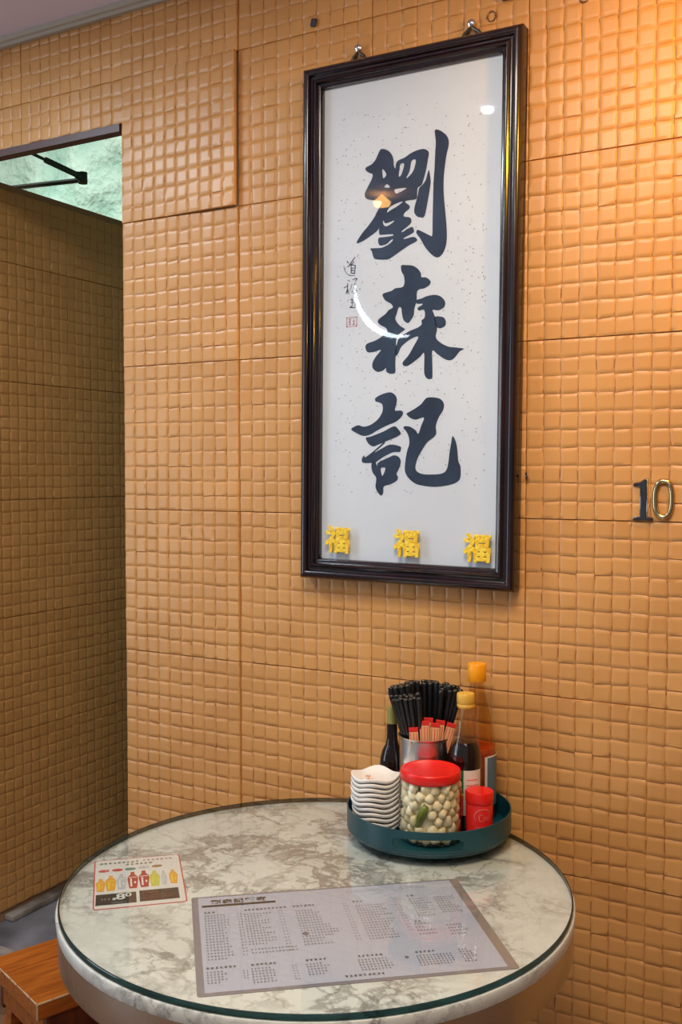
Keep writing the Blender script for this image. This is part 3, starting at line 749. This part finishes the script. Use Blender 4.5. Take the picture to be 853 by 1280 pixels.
# jar of pickled garlic
JX, JY = -.7099, -.2173; JR = .0556
jar = wallp(JX, JY, 'storage_jar', 'clear plastic jar of pickled garlic with a wide red lid, at the tray front', 'jar')
jo = [(0, .001), (JR - .006, .001), (JR - .002, .004), (JR, .010), (JR, .088), (JR - .002, .099), (JR - .005, .104), (JR - .005, .111), (JR - .0065, .111), (JR - .0065, .104), (JR - .0035, .098), (JR - .0015, .087), (JR - .0015, .010), (JR - .005, .0035), (0, .003)]
latheo('jar_body', jo, M['jarglass'], jar, n=56)
LR = .0530
bm = lathe([(0, .121), (.042, .121), (.0465, .1225), (.0500, .1245), (LR - .001, .1235), (LR, .1205), (LR, .1085), (LR - .001, .107), (LR - .003, .1075), (LR - .003, .119), (0, .1195)], 96)
for v in bm.verts:
    r_ = math.hypot(v.co.x, v.co.y)
    if abs(r_ - LR) < .0008 and v.co.z < .121:
        a = math.atan2(v.co.y, v.co.x); f_ = 1 + .008 * math.cos(a * 48); v.co.x *= f_; v.co.y *= f_
lid = from_bm('lid', bm, M['redlid'], jar, smooth=True)
o = latheo('pickle_mass', [(0, .0045), (.040, .0045), (.0405, .09), (.030, .097), (0, .098)], M['garlic'], jar, n=40); o['kind'] = 'stuff'


def lump(seed, s, kind=0):
    bm = bmesh.new(); bmesh.ops.create_icosphere(bm, subdivisions=2, radius=1)
    g_ = random.Random(seed)
    ax = Vector((g_.uniform(.75, 1.1), g_.uniform(.7, 1), g_.uniform(.7, 1)))
    for v in bm.verts:
        c_ = v.co.normalized()
        m_ = max(abs(c_.x), abs(c_.y), abs(c_.z)); k = .15 + .85 / m_ * .82      # part cube, part ball
        k *= 1 + .13 * noise.noise(c_ * 1.7 + Vector((seed, 0, 0)))
        v.co = Vector((c_.x * ax.x, c_.y * ax.y, c_.z * ax.z)) * k * s
    me = bpy.data.meshes.new('pickled_garlic'); bm.to_mesh(me); bm.free(); me.materials.append(M['garlic'])
    for p_ in me.polygons: p_.use_smooth = True
    return me


LM = [lump(s, .0134) for s in range(8)]
g = random.Random(21); placed = []
levels = 7
for lv in range(levels):
    z = .0130 + lv * .0142
    for ring, (rr, cnt) in enumerate(((.0428, 14), (.024, 0), (.022, 7 if lv == levels - 1 else 0))):
        if lv == levels - 1 and ring == 0: pass
        for k in range(cnt):
            a = 2 * math.pi * (k + .5 * (lv % 2)) / cnt + g.uniform(-.08, .08); r_ = rr + g.uniform(-.0010, .0006); zz = z + g.uniform(-.0012, .0012)
            placed.append((r_ * math.cos(a), r_ * math.sin(a), zz))
# the green chili takes the place of a few pieces at the front left
ch = Vector((.0475 * math.cos(R(-84)), .0475 * math.sin(R(-84)), .050))
cnt = 0
for (x, y, z) in placed:
    if (Vector((x, y, 0)) - Vector((ch.x, ch.y, 0))).length < .0120 and abs(z - ch.z) < .018: continue
    o = link('pickled_garlic', LM[g.randrange(8)], None, None, loc=(JX + x, JY + y, ZF + z), rot=(g.uniform(0, 6), g.uniform(0, 6), g.uniform(0, 6)))
    s_ = g.uniform(.74, .90); o.scale = (s_, s_, s_)
    tag(o, 'cream-coloured pickled garlic chunk inside the red-lidded jar', 'garlic', 'pickled garlic pieces in the red-lidded jar'); cnt += 1
bm = bmesh.new(); tube(bm, [(.003, 0, .019), (.001, 0, .012), (-.002, 0, 0), (-.003, 0, -.012), (-.001, 0, -.020)], [.0042, .0060, .0058, .0042, .0015], 12)
for v in bm.verts: v.co *= 1.3
o = from_bm('green_chili', bm, M['chili'], loc=(JX + ch.x, JY + ch.y, ZF + ch.z), rot=(0, R(14), R(-20)), smooth=True)
tag(o, 'dark green pickled chili piece among the garlic in the red-lidded jar', 'chili')

# steel cup with chopsticks and wrapped toothpicks
CX, CY = -.7614, -.1241; CR = .050; CH = .156
cupo = wallp(CX, CY, 'steel_cup', 'brushed steel cup holding black chopsticks behind the red-lidded jar', 'cup')
latheo('cup_body', [(0, .0005), (CR - .004, .0005), (CR - .001, .003), (CR - .001, CH - .004), (CR + .001, CH - .002), (CR + .0012, CH), (CR - .0005, CH + .0006), (CR - .002, CH - .002), (CR - .0022, .004), (0, .003)], M['steel'], cupo, n=64)
g = random.Random(4)
bmc = tube(bmesh.new(), [(0, 0, 0), (0, 0, .10), (0, 0, .225), (0, 0, .2275), (0, 0, .229)], [.0026, .0038, .0053, .0048, .0030], 10)
csm = bpy.data.meshes.new('chopstick'); bmc.to_mesh(csm); bmc.free(); csm.materials.append(M['black'])
for p_ in csm.polygons: p_.use_smooth = True
try: csm.set_sharp_from_angle(angle=R(50))
except Exception: pass
rh = Vector((.913, .408, 0)); fh = Vector((-.408, .913, 0))
k = 0
def stick(bx, by, tx_, ty_, L=.229, dz=0):
    """bottom offset and top offset in (right, away) metres within the cup"""
    b0 = rh * bx + fh * by; t0 = rh * tx_ + fh * ty_; dv = t0 - b0; dv.z = math.sqrt(max(.001, L * L - dv.length_squared))
    o = link('chopstick', csm, None, None, loc=Vector((CX, CY, ZF + .0045 + dz)) + b0, rot=(0, 0, 0))
    o.rotation_mode = 'QUATERNION'; o.rotation_quaternion = Vector((0, 0, 1)).rotation_difference(dv)
    return o
N = 0; tops = []
for ring, (rr, cnt_, a0) in enumerate(((.067, 32, 0), (.057, 28, 5), (.046, 23, 3), (.034, 15, 0))):
    for q in range(cnt_):
        a = 2 * math.pi * q / cnt_ + R(a0)
        tx0, ty0 = rr * math.cos(a) * 1.0, rr * math.sin(a) * .85
        if ty0 < -.016 and tx0 > -.010: continue               # front right: the paper packets stand here
        tops.append((tx0 + g.uniform(-.0018, .0018) - .001, ty0 + g.uniform(-.0012, .0012)))
for tx0, ty0 in tops:
    rr0 = math.hypot(tx0, ty0); ang = math.atan2(ty0, tx0) ; rb = .001 if rr0 > .060 else .005 if rr0 > .050 else .0095 if rr0 > .039 else .0115
    dz = g.uniform(.010, .019)
    o = stick(rb * math.cos(ang), rb * math.sin(ang), tx0, ty0, dz=max(-.001, dz)); N += 1
    if ty0 < -.01: o.scale = (1, 1, .96)
    tag(o, 'black round-ended chopstick standing with others in the steel cup', 'chopstick', 'black chopsticks in the steel cup')

pk0 = None
def packet(name, label):
    t = thing(name, label, 'toothpick packet', group='paper toothpick packets in the steel cup')
    boxo('paper_sleeve', -.0082, .0082, -.0014, .0014, -.100, .060, M['packet'], t, bev=.0006)
    boxo('red_tip', -.0085, .0085, -.0016, .0016, .0605, .0685, M['packetred'], t, bev=.0006)
    for x_ in (-.0056, .0002, .0052): boxo('red_stripe', x_ - .0008, x_ + .0004, -.00165, -.00141, .008, .058, M['packetred'], t)
    return t
def copy_tree(o):
    c = o.copy(); col.objects.link(c)
    for ch_ in o.children: d_ = ch_.copy(); col.objects.link(d_); d_.parent = c
    return c
proto = packet('toothpick_packet', 'x')
spots = [(-.0175, -.036, .121, -4, 'lowest and leftmost'), (-.001, -.0385, .134, -1, 'second from the left, a little taller'), (.0140, -.0355, .130, 3, 'middle'), (.004, -.031, .138, 1, 'tall rear'), (.019, -.029, .134, 7, 'rear right'), (.030, -.0255, .130, 15, 'rightmost, leaning right')]
for q, (l_, f_, zt, lean, w) in enumerate(spots):
    o = proto if q == 0 else copy_tree(proto)
    pos = Vector((CX, CY, ZF + zt - .010)) + rh * l_ + fh * f_
    o.location = pos; o.rotation_euler = (R(6), R(lean), R(24))
    o['label'] = 'red-tipped cream paper toothpick packet, ' + w + ' in the steel cup'

# soy sauce bottle
SX, SY = -.6773, -.1358; SR = .029
bt = wallp(SX, SY, 'soy_sauce_bottle', 'glass soy sauce bottle with a yellow cap and white and green label', 'bottle')
P_ = [(0, .001), (SR - .004, .001), (SR, .006), (SR, .132), (SR - .002, .146), (.0215, .162), (.0175, .176), (.0152, .195), (.0138, .214), (.0138, .219), (.0125, .219), (.0125, .206)]
latheo('bottle_glass', P_, M['bottleglass'], bt)
latheo('sauce', [(0, .003), (SR - .005, .003), (SR - .0018, .008), (SR - .0018, .118), (SR - .0018, .132), (SR - .0042, .146), (.0195, .157), (0, .157)], M['soy'], bt)
latheo('cap', [(0, .219), (.0150, .219), (.0158, .221), (.0158, .224), (.0148, .2255), (.0160, .2275), (.0160, .243), (.0150, .2445), (0, .245)], M['yellowcap'], bt, n=32)
arc_label('label', bt, SR, .030, .111, -8, 62, M['lblwhite'])
arc_label('label', bt, SR, .070, .111, -62, -8.5, M['lblgreen'])
arc_label('label', bt, SR, .030, .0695, -62, -8.5, M['lblred'])
arc_label('label_band', bt, SR, .0655, .0695, -62, -8.5, M['lblyellow'], lift=.0008)
g = random.Random(31)
for k in range(6): arc_label('label_print', bt, SR, .046 + k * .0095, .0475 + k * .0095, 0 + g.uniform(0, 4), 44 + g.uniform(0, 10), M['redprint'], lift=.0008)

# tall chili vinegar bottle
OXb, OYb = -.6812, -.0708; OR = .0365
ob = wallp(OXb, OYb, 'vinegar_bottle', 'tall clear bottle with orange cap, amber above red chili, against the wall', 'bottle')
latheo('bottle_glass', [(0, .001), (OR - .005, .001), (OR, .006), (OR, .118), (OR - .0025, .150), (OR - .007, .180), (.0235, .205), (.0185, .225), (.0155, .240), (.0140, .254)], M['jarglass'], ob)
latheo('chili_layer', [(0, .003), (OR - .006, .003), (OR - .0018, .008), (OR - .0018, .118), (OR - .0022, .133), (0, .136)], M['chilisauce'], ob)
latheo('vinegar', [(0, .1365), (OR - .0024, .1335), (OR - .0045, .150), (OR - .009, .180), (.0215, .205), (.0165, .225), (.0135, .240), (.0122, .249), (0, .249)], glass('amber_vinegar_liquid', (.96, .80, .50), 1.15), ob)
cp = latheo('cap', [(0, .254), (.0160, .254), (.0172, .256), (.0172, .285), (.016, .2872), (0, .2875)], M['orangecap'], ob, n=48)
arc_label('label', ob, OR, .028, .118, 30, 120, M['lblblue'])
arc_label('label_edge', ob, OR, .026, .120, 22, 30, M['lblwhite'])
arc_label('label_edge', ob, OR, .1181, .121, 30, 120, M['lblwhite'])

# dark bottle behind the cup
DX, DY = -.8382, -.1092
db = wallp(DX, DY, 'dark_sauce_bottle', 'small nearly black long-necked bottle half hidden behind the steel cup', 'bottle')
latheo('bottle_glass', [(0, .001), (.020, .001), (.0235, .006), (.0235, .085), (.0228, .097), (.019, .112), (.0125, .124), (.0105, .135), (.0098, .164), (0, .164)], M['soy'], db)
latheo('cap', [(0, .164), (.0102, .164), (.0105, .168), (.0098, .183), (.0105, .186), (.0092, .196), (0, .197)], M['greencap'], db, n=24)

# red tub
UX, UY = -.6354, -.1730
tu = wallp(UX, UY, 'chili_oil_tub', 'small red plastic tub with pale swirl lettering at the tray right side', 'tub')
UR = .0235
latheo('tub_body', [(0, .001), (UR - .003, .001), (UR, .004), (UR, .062), (UR - .001, .064), (0, .064)], M['cartonred'], tu)
latheo('tub_lid', [(0, .0645), (UR + .0008, .0645), (UR + .0012, .067), (UR + .0012, .082), (UR, .084), (0, .0845)], M['redlid'], tu)
def on_cyl(me, r, z0, a0, parent, m):
    """wrap flat lettering (x along the arc, y up) round a cylinder facing the camera"""
    bm = bmesh.new(); bm.from_mesh(me); A = R(-66 + a0)
    for v in bm.verts:
        a = A + v.co.x / r; rr = r + .0005 + v.co.z; z = z0 + v.co.y; v.co = Vector((rr * math.cos(a), rr * math.sin(a), z))
    me2 = bpy.data.meshes.new('lettering'); bm.to_mesh(me2); bm.free(); me2.materials.clear(); return link('printed_logo', me2, m, parent)
bm = bmesh.new()
def arcstroke(bm, cx, cy, rx, ry, a0, a1, w, n=16):
    pv = None
    for k in range(n + 1):
        a = R(a0 + (a1 - a0) * k / n); ww = w * (.5 + .5 * math.sin(math.pi * k / n))
        q = (bm.verts.new((cx + (rx - ww) * math.cos(a), cy + (ry - ww) * math.sin(a), 0)), bm.verts.new((cx + (rx + ww) * math.cos(a), cy + (ry + ww) * math.sin(a), 0)))
        if pv: bm.faces.new((pv[0], pv[1], q[1], q[0]))
        pv = q
arcstroke(bm, 0, 0, .0155, .013, 20, 215, .0009)
arcstroke(bm, -.003, -.002, .0045, .006, 40, 320, .0009)
arcstroke(bm, .003, -.003, .002, .003, 0, 360, .0006); arcstroke(bm, .0085, -.003, .002, .003, 60, 300, .0006); arcstroke(bm, .011, -.002, .001, .006, -90, 90, .0006)
me = bpy.data.meshes.new('l'); bm.to_mesh(me); bm.free()
on_cyl(me, UR, .044, 14, tu, M['redprint'])
bm = sheet_quads(glyphs([(-13, 0, 4.5, 6, 4.4)], random.Random(2)), 0); me = bpy.data.meshes.new('l'); bm.to_mesh(me); bm.free()
on_cyl(me, UR, .024, 14, tu, M['redprint'])

# stack of little dishes
PX, PY = -.8185, -.2134


def dish_mesh(seed):
    g_ = random.Random(seed); bm = bmesh.new(); n_ = 48
    prof = [(0, .0035), (.50, .0035), (.60, .0045), (.95, .0094), (.985, .0101), (1.0, .0094), (1.0, .0050), (.96, .0036), (.60, .0012), (.55, 0), (.42, 0), (.41, .0015), (0, .0015)]
    rings = []
    for r_, z in prof:
        if r_ == 0: rings.append([bm.verts.new((0, 0, z))]); continue
        ring = []
        for k in range(n_):
            a = 2 * math.pi * k / n_
            f = 1 / (abs(math.cos(a)) ** 2.6 + abs(math.sin(a)) ** 2.6) ** (1 / 2.6)      # soft square
            rr = .0415 * r_ * (1 + (f - 1) * .9 * r_)
            up = .0030 * math.cos(4 * a + math.pi) * (max(0, r_ - .45) / .55) ** 2          # corners lift
            ring.append(bm.verts.new((rr * math.cos(a), rr * math.sin(a), z + up)))
        rings.append(ring)
    for a, c_ in zip(rings, rings[1:]):
        for i in range(n_):
            j = (i + 1) % n_
            if len(a) == 1: bm.faces.new((a[0], c_[i], c_[j]))
            elif len(c_) == 1: bm.faces.new((a[i], a[j], c_[0]))
            else: bm.faces.new((a[i], a[j], c_[j], c_[i]))
    bmesh.ops.recalc_face_normals(bm, faces=bm.faces)
    me = bpy.data.meshes.new('sauce_dish'); bm.to_mesh(me); bm.free(); me.materials.append(M['white'])
    for p_ in me.polygons: p_.use_smooth = True
    return me


dm = dish_mesh(1); ND = 11; pitch = .0086
g = random.Random(8)
words = ['bottom', 'second from the bottom', 'third from the bottom', 'fourth from the bottom', 'fifth from the bottom', 'middle', 'fifth from the top', 'fourth from the top', 'third from the top', 'second from the top', 'topmost']
for k in range(ND):
    off = .002 if k >= 5 else 0
    o = link('sauce_dish', dm, None, None, loc=(PX + g.uniform(-.0008, .0008) - off, PY + g.uniform(-.0008, .0008), ZF + .0003 + k * pitch + (.0006 if k >= 5 else 0)), rot=(0, 0, R(24 + 38 + g.uniform(-4, 4))))
    tag(o, ('white square-cornered sauce dish with orange flower print, topmost of the stack' if k == ND - 1 else 'white square-cornered sauce dish, ' + words[k] + ' in the stack on the tray'), 'dish', 'stack of white sauce dishes')
    if k == ND - 1:
        bm = bmesh.new()
        for cx, cy, s_ in ((-.018, -.006, .010), (-.008, .012, .007)):
            for q in range(5):
                a = q * 1.2566; bx, by = cx + s_ * .55 * math.cos(a), cy + s_ * .55 * math.sin(a)
                bm.faces.new([bm.verts.new((bx + s_ * .38 * math.cos(t * .785) * (1 if t % 2 else .7), by + s_ * .22 * math.sin(t * .785), .0039)) for t in range(8)])
        tube(bm, [(-.018, -.006, .0036), (-.012, .004, .0036), (-.008, .012, .0036)], .0007, 5)
        from_bm('flower_print', bm, M['flower'], o)

# ------------------------------------------------------------------ wooden bench, front left
BX, BY = -1.349, -.528
be = thing('wooden_bench', 'orange varnished wooden bench with worn edges, tucked under the table left side', 'bench', (BX, BY, 0), (0, 0, R(20.5) * -1 + 0))
# local axes: +y runs under the table, -x runs left along the near end
bm = bmesh.new(); box(bm, -.150, 0, .0, .42, .418, .4495, .003); from_bm('seat_plank', bm, M['wood'], be)
bm = bmesh.new(); box(bm, -.226, -.1515, .0, .42, .418, .449, .003); from_bm('seat_plank', bm, M['wood'], be)
bm = bmesh.new()
g = random.Random(6)
for k in range(14):
    y0 = .002 + k * .03; tube(bm, [(-.0012, y0, .4487), (-.0010, y0 + .028, .4488)], g.uniform(.0008, .0022), 6)
for k in range(7):
    x0 = -.004 - k * .03; tube(bm, [(x0, .0012, .4487), (x0 - .027, .0012, .4488)], g.uniform(.0008, .002), 6)
tube(bm, [(-.0012, .0012, .42), (-.0012, .0012, .4485)], .002, 6)
w_ = from_bm('worn_edge', bm, M['woodworn'], be); w_['label'] = 'pale chipped varnish along the seat edge'
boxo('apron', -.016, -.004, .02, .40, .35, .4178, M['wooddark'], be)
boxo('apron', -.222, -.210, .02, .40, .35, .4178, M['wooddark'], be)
boxo('end_apron', -.208, -.018, .02, .032, .36, .4178, M['wood'], be)
for x, sx in ((-.035, .02), (-.19, -.02)):
    for y, sy in ((.05, -.03), (.37, .03)):
        bm = bmesh.new(); a = [Vector((x, y, .4175)), Vector((x + sx * 2, y + sy, 0))]; v = []
        for p_ in a: v.append([bm.verts.new(p_ + Vector((dx, dy, 0))) for dx, dy in ((-.016, -.02), (.016, -.02), (.016, .02), (-.016, .02))])
        for q in range(4): bm.faces.new((v[0][q], v[0][(q + 1) % 4], v[1][(q + 1) % 4], v[1][q]))
        bm.faces.new(v[0]); bm.faces.new(v[1][::-1]); from_bm('leg', bm, M['wood'], be)
boxo('stretcher', -.20, -.01, .035, .053, .16, .19, M['wood'], be)

# ------------------------------------------------------------------ lamps of the room, seen only in reflections
lp = thing('neon_ring_sign', 'crescent neon sign tube hanging near the street front', 'sign', (-2.42, -3.3, 2.47))
bm = bmesh.new(); tube(bm, [(.31 * math.cos(R(a)), 0, .31 * math.sin(R(a))) for a in range(180, 282, 6)], [.004 + .012 * math.sin(math.pi * k / 16) for k in range(17)], 8)
from_bm('neon_tube', bm, mat('neon', (1, 1, 1), .5, emit=(.8, .92, 1), estr=16), lp)
latheo('ceiling_downlight', [(0, 0), (.013, 0), (.017, .004), (.017, .012), (0, .012)], mat('downlight', (1, 1, 1), .5, emit=(.95, .97, 1), estr=30), None, n=24, loc=(-1.078, -1.062, 2.467))
tag(bpy.data.objects['ceiling_downlight'], 'small round white ceiling downlight reflected in the picture glass', 'ceiling light')
latheo('warm_pendant', [(0, 0), (.03, .006), (.034, .022), (0, .05)], mat('pendant', (1, .6, .2), .5, emit=(1, .50, .12), estr=14), None, n=24, loc=(-1.7645, -1.735, 2.43))
tag(bpy.data.objects['warm_pendant'], 'small warm ceiling bulb reflected in the picture glass', 'ceiling light')
